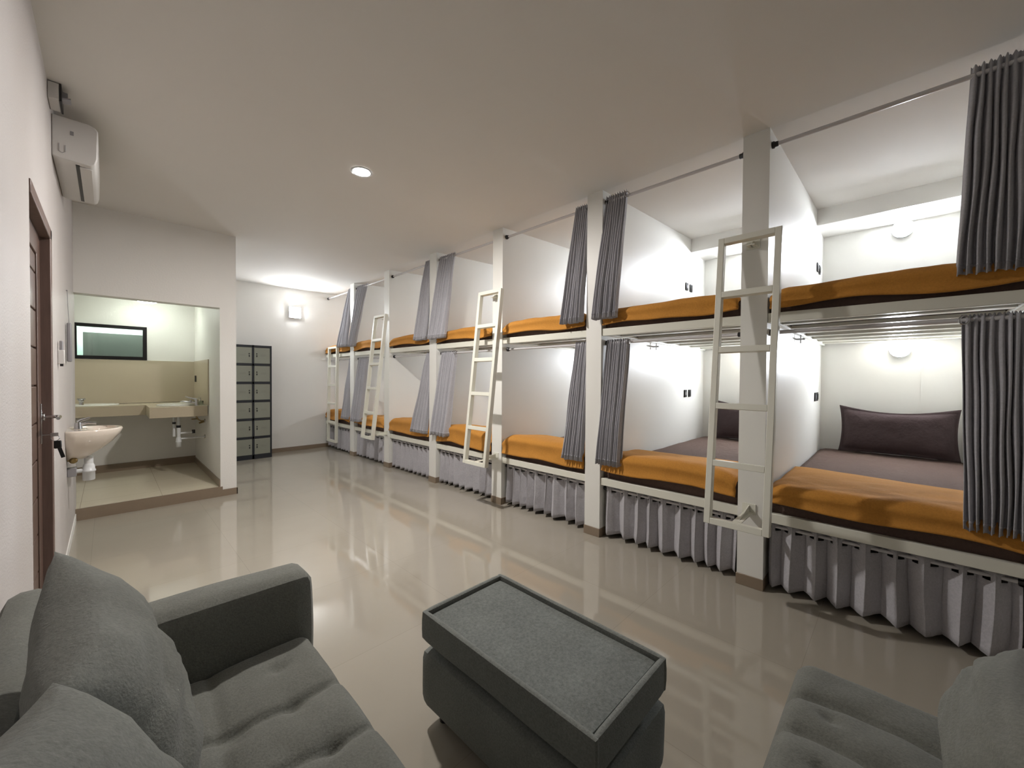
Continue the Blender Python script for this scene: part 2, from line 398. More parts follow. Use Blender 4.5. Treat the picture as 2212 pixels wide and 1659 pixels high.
# mattresses
def mattress(i, lvl, zb, zt):
    y0, y1 = bay(i); h = zt-zb
    x0, x1 = XP+0.06, XB-0.03
    def f(u, v):   # wrap: u around section (x-z), v along y
        pass
    mb = MB()
    n = 26; rows = 20
    sec = []
    r = 0.03
    for a in range(5): sec.append((x0+r-r*math.cos(a*PI/8), zt-r+r*math.sin(a*PI/8)))
    top = [(x0+r+(x1-x0-2*r)*k/30, zt) for k in range(1, 30)]
    s2 = [(x1-r+r*math.sin(a*PI/8), zt-r+r*math.cos(a*PI/8)) for a in range(5)]
    sec = [(x0+0.004, zb)] + [(x0, zb+0.02)] + sec + top + s2 + [(x1, zb+0.02), (x1-0.004, zb)]
    m = 24
    def P(u, v):
        k = int(round(u*(len(sec)-1))); x, z_ = sec[k]
        y = y0+0.012+(y1-y0-0.024)*v
        e = min(v, 1-v)*m
        edge = -0.018*max(0, 1-e/1.2)
        if z_ > zb+0.03: z_ += edge + 0.006*nz(x*2, y*3, i+zt*9) + 0.0035*nz(x*5, y*16, i)
        if x < x0+0.01: x += 0.004*nz(y*9, z_*8, i+3)
        return (x, y, z_)
    mb.grid(P, len(sec)-1, m, flip=True)
    mb.add([P(k/(len(sec)-1), 0) for k in range(len(sec))], [tuple(range(len(sec)))])
    mb.add([P(k/(len(sec)-1), 1) for k in range(len(sec))], [tuple(range(len(sec)))[::-1]])
    mb.add([P(0, 0), P(1, 0), P(1, 1), P(0, 1)], [(0, 3, 2, 1)])
    o = mb.build('mattress', BROWN, merge=True, loc=((x0+x1)/2, (y0+y1)/2, zb))
    tag(o, 'dark brown sheeted mattress on the %s bunk of the %s' % (lvl, BAYN[i]), 'mattress', 'brown sheeted mattresses')
for i in range(7):
    mattress(i, 'lower', 0.505, 0.655); mattress(i, 'upper', 1.815, 1.955)
# blankets folded over the foot end
def blanket(i, lvl, ztop, zhang, xend, puff, seed, skew=0.0):
    y0, y1 = bay(i)
    xf = XP-0.004
    nu, nv = 44, 46
    def P(u, v):
        y = y0+0.015+(y1-y0-0.03)*v
        xe = xend + skew*(v-0.5) + 0.05*nz(y*2.2, seed, 0)
        lowz = zhang + 0.018*nz(y*3.1, seed+4, 0) + 0.012*math.sin(y*7+seed)
        crown = ztop + puff*(0.35*math.sin(PI*v)+0.9*nz(y*1.7, seed+8, 1)*0.5)
        e = min(v, 1-v)
        crown -= 0.045*max(0, 1-e/0.10)**2
        r = 0.05
        if u < 0.22:
            k = u/0.22; x = xf + 0.012*math.sin(k*PI) - 0.006*(1-k); z_ = lowz+(crown-r-lowz)*k
        elif u < 0.42:
            k = (u-0.22)/0.2; a = k*PI/2; x = xf + 0.09*(1-math.cos(a)); z_ = crown-r+r*math.sin(a)
        else:
            k = (u-0.42)/0.58; x = xf+0.09+(xe-xf-0.09)*k
            z_ = crown + (ZM[lvl]+0.016-crown)*(k**1.6)
            if k > 0.97: z_ -= 0.008
        d = 0.014*nz(x*3.5+seed, y*3.5, z_*3) + 0.006*nz(x*9, y*9+seed, z_*9)
        x -= d*0.7 if u < 0.35 else 0
        if u >= 0.3: z_ += d*min(1, (u-0.3)/0.1)*(1-0.75*max(0, (u-0.6)/0.4))
        return (x, y, z_)
    mb = MB().grid(P, nu, nv, flip=True)
    o = mb.build('blanket', ORANGE, solid=0.012, loc=(xf+0.3, (y0+y1)/2, ztop-0.05))
    tag(o, 'orange fleece blanket across the foot of the %s bunk in the %s' % (lvl, BAYN[i]), 'blanket', 'orange bunk blankets')
ZM = {'lower': 0.655, 'upper': 1.955}
LOWB = [(0.722, 0.59, 4.0, 0.03, 0.12), (0.745, 0.60, 3.85, 0.05, -0.1), (0.755, 0.575, 3.85, 0.10, 0), (0.745, 0.575, 3.9, 0.09, 0),
        (0.755, 0.58, 3.9, 0.09, 0), (0.72, 0.59, 3.9, 0.06, 0), (0.74, 0.59, 3.9, 0.07, 0)]
for i, (zt, zh, xe, pf, sk) in enumerate(LOWB): blanket(i, 'lower', zt, zh, xe, pf, 3.3+i*2.7, sk)
for i in range(7): blanket(i, 'upper', 1.995+0.004*(i % 3), 1.872, 3.9, 0.035, 31.1+i*3.9)

# pillows: flanged rectangle, puffed
def pillow_mesh(wd, ht, th, flange=0.035, n=22, seed=0, pinch=0.055):
    mb = MB()
    def side(sg):
        def P(u, v):
            a = u*2-1; b_ = v*2-1
            sx = a*wd/2*(1-pinch*(1-b_*b_)*abs(a)**3); sz = b_*ht/2*(1-pinch*1.3*(1-a*a)*abs(b_)**3)
            fu = flange/(wd/2); fv = flange/(ht/2)
            ka = max(0, 1-(abs(a)/(1-fu))**3.0) if abs(a) < 1-fu else 0
            kb = max(0, 1-(abs(b_)/(1-fv))**3.0) if abs(b_) < 1-fv else 0
            d = th/2*(ka*kb)**0.42
            if d > 0: d += 0.006*nz(sx*9+seed, sz*9, sg)*min(1, d/0.02)
            wv = 0.008*nz(sx*8+seed, sz*8, 5)
            if b_ > 0: sz -= 0.045*b_*b_*(1-a*a)**1.2
            return (sx, sg*d+wv, sz)
        return P
    mb.grid(side(1), n*2, n); mb.grid(side(-1), n*2, n, flip=True)
    return mb
def place_mesh(mb, Mx):
    for k, v in enumerate(mb.v): mb.v[k] = tuple(Mx @ Vector(v))
def frame_mat(origin, xdir, zdir):
    x = Vector(xdir).normalized(); z_ = Vector(zdir); z_ = (z_ - x*z_.dot(x)).normalized(); y = z_.cross(x)
    m = Matrix((x, y, z_)).transposed().to_4x4(); m.translation = origin; return m
def bed_pillow(i, lvl, cy, zc, label, roll=0, lean=0.14, xc=None, wd=0.86, ht=0.48):
    mb = pillow_mesh(wd, ht, 0.17, seed=i*3+zc)
    xd = Vector((0, -math.cos(roll), math.sin(roll))); zd = Vector((lean, math.sin(roll), math.cos(roll)))
    place_mesh(mb, frame_mat(Vector((xc or XB-0.155, cy, zc)), xd, zd))
    o = mb.build('bed_pillow', PILLOWC, merge=True, loc=(xc or XB-0.155, cy, zc-ht/2), solid=0.004)
    tag(o, label, 'pillow', 'dark brown bed pillows')
bed_pillow(0, 'lower', 0.02, 0.90, 'dark brown pillow propped against the wall on the lower bunk nearest the right edge')
bed_pillow(0, 'upper', -0.03, 2.215, 'dark brown pillow on the upper bunk at the right, only its corner showing', roll=0.12)
bed_pillow(1, 'lower', 1.24, 0.90, 'dark brown pillow on the lower bunk behind the nearest ladder')
bed_pillow(1, 'upper', 1.24, 2.20, 'dark brown pillow on the upper bunk behind the nearest ladder, barely showing')
bed_pillow(2, 'lower', 2.53, 0.90, 'dark brown pillow on the lower bunk of the third bay, hidden by the curtain')

# curtain rods
def rod(y0, y1, x, z_, r, label, group, cap=(1, 1), mt=None):
    t = thing('curtain_rod', (x, (y0+y1)/2, z_), label, 'curtain rod', group)
    part(MB().tube([(x, y0+0.004, z_), (x, y1-0.004, z_)], r, 14), 'rod_tube', mt or ROD, t)
    for k, (yy, s_) in enumerate(((y0, 1), (y1, -1))):
        mb = MB(); pr_ = [(0.001, 0), (r*1.75, 0), (r*1.85, 0.012), (r*1.4, 0.016), (r*1.35, 0.034), (r, 0.036)]
        mb.lathe([(a, s_*h) for a, h in pr_], (x, yy+s_*0.001, z_), 18, axis='y')
        part(mb, 'end_cap', BLACKP, t, 'black plastic end cap')
    return t
for i in range(7):
    y0, y1 = bay(i)
    rod(y0, y1, XP+0.055, 2.945, 0.0125, 'grey curtain rod under the ceiling across the %s' % BAYN[i], 'upper curtain rods')
    rod(y0, y1, XP+0.085, 1.715, 0.0125, 'white curtain rod under the upper bunk in the %s' % BAYN[i], 'middle curtain rods')
    rod(y0, y1, XP+0.075, 0.425, 0.010, 'thin white rod under the lower bunk in the %s' % BAYN[i], 'low skirt rods')

# gathered curtains
def curtain(ya, yb, yc, yd, ztop, zbot, n, label, amp=0.035, xt=XP+0.055, xbm=None, seed=0, eye=None, ragged=0.006):
    """ya..yb span at the top, yc..yd span at the bottom"""
    xb_ = xbm if xbm is not None else xt-0.045
    cols = n*12; rows = 22
    ph = seed*1.7
    def P(u, v):
        y = (ya+(yb-ya)*u)*(1-v)+(yc+(yd-yc)*u)*v if v < 1 else yc+(yd-yc)*u
        g_ = v
        s_ = math.sin(2*PI*n*u+ph)
        s_ = math.copysign(abs(s_)**0.75, s_)
        mod = 0.75+0.45*nz(u*n*0.7+seed, v*0.8, seed)
        sh = 0.5*math.sin(2*PI*n*0.5*u+seed+v*1.2)*0.012*v
        A = amp*mod*(0.6+0.6*v**0.6)
        x = xt*(1-g_)+xb_*g_ + s_*A + sh + 0.012*nz(u*3+seed, v*2.2, 2)
        y += 0.006*math.cos(2*PI*n*u*1.0+ph+v*2)*v + 0.008*nz(seed, v*3, u*4)
        z_ = ztop+(zbot-ztop)*v
        if v > 0.97: z_ += ragged*math.sin(u*n*2*PI+1)+0.01*nz(u*6, seed, 0)
        if v < 0.02: z_ += 0.006*math.cos(4*PI*n*u)
        return (x, y, z_)
    mb = MB().grid(P, cols, rows)
    t = thing('curtain', (xt, (ya+yb)/2, zbot), label, 'curtain', 'grey bunk curtains')
    part(mb, 'cloth', CURT, t, solid=0.003)
    hem = MB().grid(lambda u, v: tuple(Vector(P(u, 0.955+0.001*v)) + Vector((-0.0025, 0, -0.012*v))), cols, 1)
    part(hem, 'hem', CURT, t, solid=0.004)
    if eye:
        yy, zz, xx = eye
        r_ = MB().tube([(xx+0.021*math.cos(a)*0.25, yy-0.018*math.cos(a), zz+0.021*math.sin(a)) for a in [2*PI*k/18 for k in range(19)]], 0.004, 8, cap=False)
        part(r_, 'eyelet', CHROME, t, 'chrome eyelet ring')
    return t
Y = PY
def eyeat(y, z_, x): return (y, z_, x)
ZU, ZUB, ZL, ZLB = 2.99, 1.92, 1.738, 0.655
# nearest bay (right edge)
curtain(Y[0]+0.02, -0.235, Y[0]+0.03, -0.19, ZU, 1.93, 8, 'grey curtain gathered at the right edge of the photo, on the upper bunk', amp=0.026, seed=1, xbm=2.99)
curtain(Y[0]+0.02, -0.225, Y[0]+0.03, -0.245, ZL, 0.655, 8, 'grey curtain gathered at the right edge of the photo, on the lower bunk', amp=0.024, seed=2, xt=XP+0.08, xbm=3.0, eye=eyeat(-0.232, 1.712, XP+0.05))
# second bay, beside pillar 2
curtain(1.665, 1.855, 1.69, 1.915, ZU, 1.915, 9, 'grey curtain on the upper bunk right of the second pillar', seed=3, xbm=2.965, eye=eyeat(1.655, 2.945, XP+0.03))
curtain(1.645, 1.855, 1.665, 1.875, ZL, 0.66, 10, 'grey curtain on the lower bunk right of the second pillar', seed=4, xt=XP+0.08, xbm=2.995, eye=eyeat(1.640, 1.712, XP+0.05))
# third bay, other side of pillar 2
curtain(2.038, 2.19, 2.04, 2.27, ZU, 1.905, 8, 'grey curtain on the upper bunk left of the second pillar', seed=5, xbm=2.97)
curtain(2.04, 2.185, 2.045, 2.26, ZL, 0.645, 8, 'grey curtain on the lower bunk left of the second pillar', seed=6, xt=XP+0.08, xbm=3.0)
# fourth bay, beside pillar 4
curtain(4.03, 4.335, 4.10, 4.43, ZU-0.01, 1.905, 9, 'grey curtain on the upper bunk right of the fourth pillar', seed=7, xbm=2.965, eye=eyeat(4.02, 2.945, XP+0.03))
curtain(4.03, 4.335, 4.07, 4.40, ZL, 0.65, 9, 'grey curtain on the lower bunk right of the fourth pillar', seed=8, xt=XP+0.08, xbm=2.985, eye=eyeat(4.02, 1.712, XP+0.05))
curtain(4.53, 4.69, 4.53, 4.80, ZU, 1.905, 7, 'grey curtain on the upper bunk left of the fourth pillar', seed=9, xbm=2.97)
curtain(4.53, 4.67, 4.53, 4.89, ZL, 0.635, 8, 'grey curtain on the lower bunk left of the fourth pillar', seed=10, xt=XP+0.08, xbm=2.99)
# beside pillar 6
curtain(6.45, 6.82, 6.72, 6.93, ZU-0.01, 1.93, 9, 'grey curtain on the upper bunk right of the sixth pillar, farthest', seed=11, xbm=2.965, eye=eyeat(6.44, 2.945, XP+0.03))
curtain(6.47, 6.82, 6.52, 6.90, ZL, 0.63, 9, 'grey curtain on the lower bunk right of the sixth pillar, farthest', seed=12, xt=XP+0.08, xbm=2.985)
curtain(7.02, 7.18, 7.02, 7.42, ZU, 1.94, 8, 'grey curtain on the upper bunk left of the sixth pillar, nearest the far wall', seed=13, xbm=2.97)
curtain(7.02, 7.17, 7.02, 7.28, ZL, 0.64, 8, 'grey curtain on the lower bunk left of the sixth pillar, nearest the far wall', seed=14, xt=XP+0.08, xbm=2.99)

# skirts under the lower bunks
def skirt(i, n, seed):
    y0, y1 = bay(i)
    xr = XP+0.075
    cols = n*20; rows = 14
    ws = [0.7+0.7*random.random() for _ in range(n)]; tot = sum(ws)
    cum = [0]
    for q in ws: cum.append(cum[-1]+q/tot)
    def tri(u):
        for k in range(n):
            if u <= cum[k+1]+1e-9:
                a = (u-cum[k])/(cum[k+1]-cum[k]); break
        s_ = math.sin(2*PI*a)
        return k, a, math.copysign(abs(s_)**0.8, s_)
    def P(u, v):
        k, a, s_ = tri(u)
        y = y0+0.02+(y1-y0-0.04)*u
        fl = v**1.5
        A = 0.030+0.014*fl*(0.6+nz(k*1.3+seed, 1, 0))
        x = xr + A*s_ + 0.012*fl*nz(u*5+seed, 0, 3) - 0.01*fl
        y += 0.022*fl*nz(u*4+seed, 7, v*1.2) + 0.012*math.sin(4*PI*a)*(1-0.4*v)
        z_ = 0.462 - v*0.425
        if v < 0.05: z_ -= 0.004*(1+math.cos(4*PI*a))
        if v > 0.95: z_ += 0.008*nz(u*9, seed, 1) + 0.006*s_
        return (x, min(max(y, y0+0.004), y1-0.004), z_)
    mb = MB()
    # leave a real eyelet slot where the cloth passes behind the rod
    nu, nv = cols, rows
    vs = [P(p/nu, q/nv) for q in range(nv+1) for p in range(nu+1)]; fs = []
    for q in range(nv):
        for p in range(nu):
            a = q*(nu+1)+p
            k, aa, s_ = tri((p+0.5)/nu)
            if q == 1 and (abs(aa-0.5) < 0.06 or aa < 0.045 or aa > 0.955): continue
            fs.append((a, a+1, a+nu+2, a+nu+1))
    mb.add(vs, fs, True)
    o = mb.build('skirt_curtain', SKCURT, solid=0.003, loc=(xr, (y0+y1)/2, 0.04))
    tag(o, 'short pleated grey skirt under the lower bunk of the %s' % BAYN[i], 'curtain', 'pleated skirts below the bunks')
for i, n in enumerate((9, 9, 9, 9, 9, 8, 8)): skirt(i, n, 5+i*3.3)

# ladders
def ladder(yc, label, lean=True, ztop=2.35, xt=2.905, xbm=2.69, zb=0.475, wd=0.365, pil=True, nr=6):
    t = thing('bunk_ladder', (xbm, yc, zb), label, 'ladder', 'white bunk ladders')
    L = ztop-zb
    d = Vector((xt-xbm, 0, L)).normalized(); nrm = Vector((d.z, 0, -d.x))   # nrm points into the bunk
    def pt(s_, y, dep): 
        p = Vector((xbm, y, zb)) + d*s_ + nrm*dep; return tuple(p)
    LL = math.hypot(L, xt-xbm)
    def bar(s0, s1, ya, yb, dp=0.05):
        return MB().hexa([pt(s0, ya, 0), pt(s0, ya, dp), pt(s0, yb, dp), pt(s0, yb, 0), pt(s1, ya, 0), pt(s1, ya, dp), pt(s1, yb, dp), pt(s1, yb, 0)])
    for s_ in (-1, 1):
        a = yc+s_*wd/2; b_ = a-s_*0.038
        part(bar(0, LL, min(a, b_), max(a, b_)), 'stile', STEEL_W, t, bevel=0.003)
    for k in range(nr):
        s0 = (LL-0.038)*k/(nr-1)
        part(bar(s0, s0+0.038, yc-wd/2+0.038, yc+wd/2-0.038), 'rung', STEEL_W, t, bevel=0.002)
    if pil:
        for zz in (ztop-0.07, zb+0.03):
            xx = xbm+(zz-zb)/L*(xt-xbm)+0.05
            mb = MB().box((xx-0.004, yc-0.025, zz), (XP-0.001, yc+0.025, zz+0.006))
            mb.add([(xx, yc-0.003, zz), (XP-0.001, yc-0.003, zz), (XP-0.001, yc-0.003, zz+0.05), (xx, yc+0.003, zz), (XP-0.001, yc+0.003, zz), (XP-0.001, yc+0.003, zz+0.05)],
                   [(0, 1, 2), (3, 5, 4), (0, 3, 4, 1), (1, 4, 5, 2), (2, 5, 3, 0)])
            mb.box((XP-0.008, yc-0.04, zz-0.01), (XP-0.001, yc+0.04, zz+0.06))
            part(mb, 'wall_bracket', STEEL_W, t)
    return t
ladder(PY[1]-PW/2+0.008, 'white steel ladder fixed to the nearest pillar')
ladder(PY[3]-PW/2+0.008, 'white steel ladder fixed to the third pillar')
ladder(PY[5]-PW/2+0.008, 'white steel ladder fixed to the fifth pillar')
ladder(7.67, 'white steel ladder on the bunk beside the far wall, farthest of the four', ztop=1.965, xt=2.965, xbm=2.94, zb=0.165, wd=0.42, pil=False)

# bunk lamps
for i in range(7):
    y0, y1 = bay(i); yc = 0.0 if i == 0 else (y0+y1)/2-0.08
    for lvl, zz in (('upper', 2.90), ('lower', 1.715)):
        t = thing('wall_lamp', (XB, yc, zz), 'round glowing wall lamp in the %s bunk of the %s' % (lvl, BAYN[i]), 'lamp', 'round bunk lamps')
        part(MB().lathe([(0.001, 0), (0.078, 0), (0.084, -0.006), (0.086, -0.045), (0.081, -0.05), (0.078, -0.046), (0.001, -0.044)], (XB-0.001, yc, zz), 32, axis='x'), 'lamp_base', PVC, t)
        pr_ = [(0.078*math.cos(a*PI/16)+1e-4, -0.045-0.014*math.sin(a*PI/16)) for a in range(9)]
        part(MB().lathe(pr_, (XB-0.001, yc, zz), 28, axis='x'), 'lamp_dome', E_BUNK, t)
# sockets and switches
def plate(x, y, z_, name, label, cat, group):
    t = thing(name, (x, y, z_), label, cat, group)
    part(MB().box((x-0.038, y-0.012, z_-0.045), (x+0.038, y-0.0005, z_+0.045)), 'cover_plate', BLACKP, t, bevel=0.005)
    if name == 'power_socket':
        part(MB().lathe([(0.001, -0.0125), (0.016, -0.0125), (0.02, -0.0145), (0.022, -0.0135), (0.022, -0.012)], (x, y, z_), 20, axis='y'), 'socket_ring', GREYPL, t)
    else:
        part(MB().box((x-0.02, y-0.015, z_-0.028), (x+0.02, y-0.012, z_+0.028)), 'rocker', mat('rocker_black', (34, 34, 36), 0.25, var=0.03), t, bevel=0.002)
for (x, i, z_, who) in ((5.12, 1, 2.56, 'upper bunk of the nearest bay'), (5.12, 1, 1.225, 'lower bunk of the nearest bay'),
                        (4.93, 2, 2.525, 'upper bunk of the second bay'), (4.93, 2, 1.225, 'lower bunk of the second bay')):
    yf = PY[i]-PW
    plate(x, yf, z_, 'power_socket', 'black power socket on the partition in the %s' % who, 'socket', 'black sockets and switches')
    plate(x+0.135, yf, z_, 'light_switch', 'black light switch on the partition in the %s' % who, 'switch', 'black sockets and switches')
# little white cable fixings under the upper bunks
for i in (1, 2):
    yf = PY[i]-PW
    t = thing('rail_clamp', (4.05, yf-0.03, 1.75), 'small steel clamp under the upper bunk on the partition of the %s' % BAYN[i-1], 'clamp', 'clamps under the upper bunks')
    part(MB().tube([(4.05, yf-0.001, 1.74), (4.05, yf-0.06, 1.74)], 0.008, 8).tube([(4.05, yf-0.03, 1.775), (4.05, yf-0.03, 1.705)], 0.005, 8), 'clamp_pin', CHROME, t)
    part(MB().box((4.02, yf-0.05, 1.735), (4.08, yf-0.001, 1.745)), 'clamp_plate', CHROME, t)

# ------------------------------------------------------------------ ceiling downlight, far wall lamp
t = thing('ceiling_downlight', (1.425, 3.093, HC), 'round recessed downlight glowing in the ceiling', 'ceiling light')
part(MB().lathe([(0.062, 0.0), (0.08, -0.001), (0.083, -0.006), (0.066, -0.008), (0.06, -0.004)], (1.425, 3.093, HC-0.0005), 32), 'trim_ring', PVC, t)
part(MB().lathe([(0.0001, -0.006), (0.061, -0.006)], (1.425, 3.093, HC), 32).lathe([(0.061, -0.006), (0.061, -0.0005)], (1.425, 3.093, HC), 32), 'light_disc', E_DOWN, t)
t = thing('square_wall_lamp', (2.455, YF, 2.5), 'square glowing lamp high on the far wall', 'lamp')
part(MB().box((2.355, YF-0.045, 2.495), (2.555, YF-0.001, 2.695)), 'lamp_housing', PVC, t)
part(MB().box((2.360, YF-0.052, 2.50), (2.550, YF-0.04, 2.69)), 'lamp_diffuser', E_SQ, t, bevel=0.006)

# ------------------------------------------------------------------ locker
lx0, lx1, ly0, ly1, lz = 1.43, 1.978, 7.75, 8.12, 1.92
t = thing('locker_cabinet', ((lx0+lx1)/2, (ly0+ly1)/2, 0), 'dark framed steel locker with grey doors in the far corner', 'locker')
fr = 0.022
mb = MB().box((lx0, ly0+0.02, 0.0), (lx1, ly1, lz))
part(mb, 'locker_body', LOCKF, t)
mb = MB().box((lx0, ly0, 0), (lx0+fr, ly0+0.02, lz)).box((lx1-fr, ly0, 0), (lx1, ly0+0.02, lz))
xm = 1.703
mb.box((xm-0.014, ly0, 0), (xm+0.014, ly0+0.02, lz))
zr = [0.055+0.3075*k for k in range(7)]
for z_ in zr: mb.box((lx0+fr, ly0, z_-0.018 if z_ > 0.1 else 0.0), (lx1-fr, ly0+0.019, z_+0.018))
part(mb, 'face_frame', LOCKF, t)
for r_ in range(6):
    for cidx, (xa, xb2) in enumerate(((lx0+fr, xm-0.014), (xm+0.014, lx1-fr))):
        za, zb2 = zr[r_]+0.021, zr[r_+1]-0.021
        d = part(MB().box((xa+0.003, ly0+0.004, za), (xb2-0.003, ly0+0.0195, zb2)), 'locker_door', LOCKD, t, bevel=0.002)
        hx = xa+0.04 if cidx else xb2-0.04
        zz = (za+zb2)/2+0.01
        part(MB().lathe([(0.0001, -0.006), (0.009, -0.006), (0.010, 0.0)], (hx, ly0+0.004, zz+0.018), 14, axis='y').box((hx-0.007, ly0-0.004, zz-0.035), (hx+0.007, ly0+0.004, zz-0.005)), 'lock', BLACKP, d)
        mb = MB()
        for k in range(3): mb.box((xa+0.1 if cidx else xa+0.06, ly0+0.0015, zz-0.02+k*0.012), (xb2-0.06 if cidx else xb2-0.09, ly0+0.004, zz-0.014+k*0.012))
        part(mb, 'vent', LOCKE, d)

# ------------------------------------------------------------------ left wall equipment
# air conditioner
ay0, ay1, az0, az1, ax1 = 3.62, 4.42, 2.70, 2.955, -0.035
t = thing('air_conditioner', (XL, (ay0+ay1)/2, az0), 'white split air conditioner high on the left wall', 'air conditioner')
prof = [(XL+0.001, az0+0.01), (XL+0.001, az1-0.0), (XL+0.15, az1), (ax1-0.012, az1-0.012), (ax1, az1-0.03), (ax1-0.004, az0+0.05), (ax1-0.014, az0+0.012), (ax1-0.03, az0), (XL+0.03, az0)]
n = len(prof)
mb = MB().add([(x, ay0, z_) for x, z_ in prof]+[(x, ay1, z_) for x, z_ in prof], [tuple(range(n))[::-1], tuple(range(n, 2*n))]+[(k, (k+1) % n, (k+1) % n+n, k+n) for k in range(n)])
part(mb, 'ac_body', ACW, t, bevel=0.006)
part(MB().box((XL+0.095, ay0+0.04, az0-0.004), (XL+0.112, ay1-0.04, az0+0.004)), 'air_slot', BLACKP, t)
part(MB().box((XL+0.112, ay0+0.05, az0-0.008), (XL+0.165, ay1-0.05, az0-0.001)), 'louvre', ACW, t, bevel=0.002)
mb = MB().tube([(XL+0.03, ay0-0.001, az0+0.09), (XL+0.03, ay0-0.001, az0+0.045), (XL+0.042, ay0-0.001, az0+0.035), (XL+0.055, ay0-0.001, az0+0.045), (XL+0.055, ay0-0.001, az0+0.085)], 0.0012, 6)
part(mb, 'side_knockout', GREYPL, t)
part(MB().box((XL+0.075, ay0-0.001, az1-0.10), (XL+0.09, ay0, az1-0.075)), 'side_sticker', GREYPL, t)
# small box by the ceiling
t = thing('wall_box', (XL, 3.42, 2.98), 'small beige box with a black bracket where left wall meets ceiling', 'box')
part(MB().box((XL+0.001, 3.40, 2.945), (XL+0.045, 3.56, 3.035)), 'box_body', ACW, t, bevel=0.004)
part(MB().box((XL+0.045, 3.40, 2.94), (XL+0.053, 3.56, 3.037)), 'box_face', BLACKP, t)
part(MB().box((XL+0.053, 3.44, 2.99), (XL+0.075, 3.50, 3.015)).hexa([(XL+0.055, 3.40, 2.955), (XL+0.088, 3.40, 2.965), (XL+0.088, 3.46, 2.965), (XL+0.055, 3.46, 2.955), (XL+0.055, 3.40, 2.963), (XL+0.088, 3.40, 2.973), (XL+0.088, 3.46, 2.973), (XL+0.055, 3.46, 2.963)]), 'bracket', GREYPL, t)
# remote holder and hanging switch
t = thing('wall_remote', (XL, 3.9, 1.46), 'grey remote control in a holder on the wall beside the door', 'remote control')
part(MB().box((XL+0.001, 3.875, 1.47), (XL+0.03, 3.925, 1.56)), 'holder', ACW, t, bevel=0.003)
part(MB().box((XL+0.008, 3.88, 1.475), (XL+0.024, 3.92, 1.62)), 'remote_body', GREYPL, t, bevel=0.004)
part(MB().box((XL+0.01, 3.885, 1.455), (XL+0.024, 3.91, 1.47)), 'holder_foot', BLACKP, t)
t = thing('hanging_paddle', (XL+0.02, 4.6, 1.5), 'grey paddle hanging from a cord on the wall above the basin', 'paddle')
part(MB().tube([(XL+0.004, 4.6, 2.05), (XL+0.012, 4.6, 2.05)], 0.004, 8).tube([(XL+0.010, 4.6, 2.05), (XL+0.013, 4.6, 1.93), (XL+0.018, 4.6, 1.80)], 0.0018, 6), 'cord', GREYPL, t)
part(MB().box((XL+0.006, 4.57, 1.50), (XL+0.032, 4.63, 1.80)), 'paddle_blade', GREYPL, t, bevel=0.008)

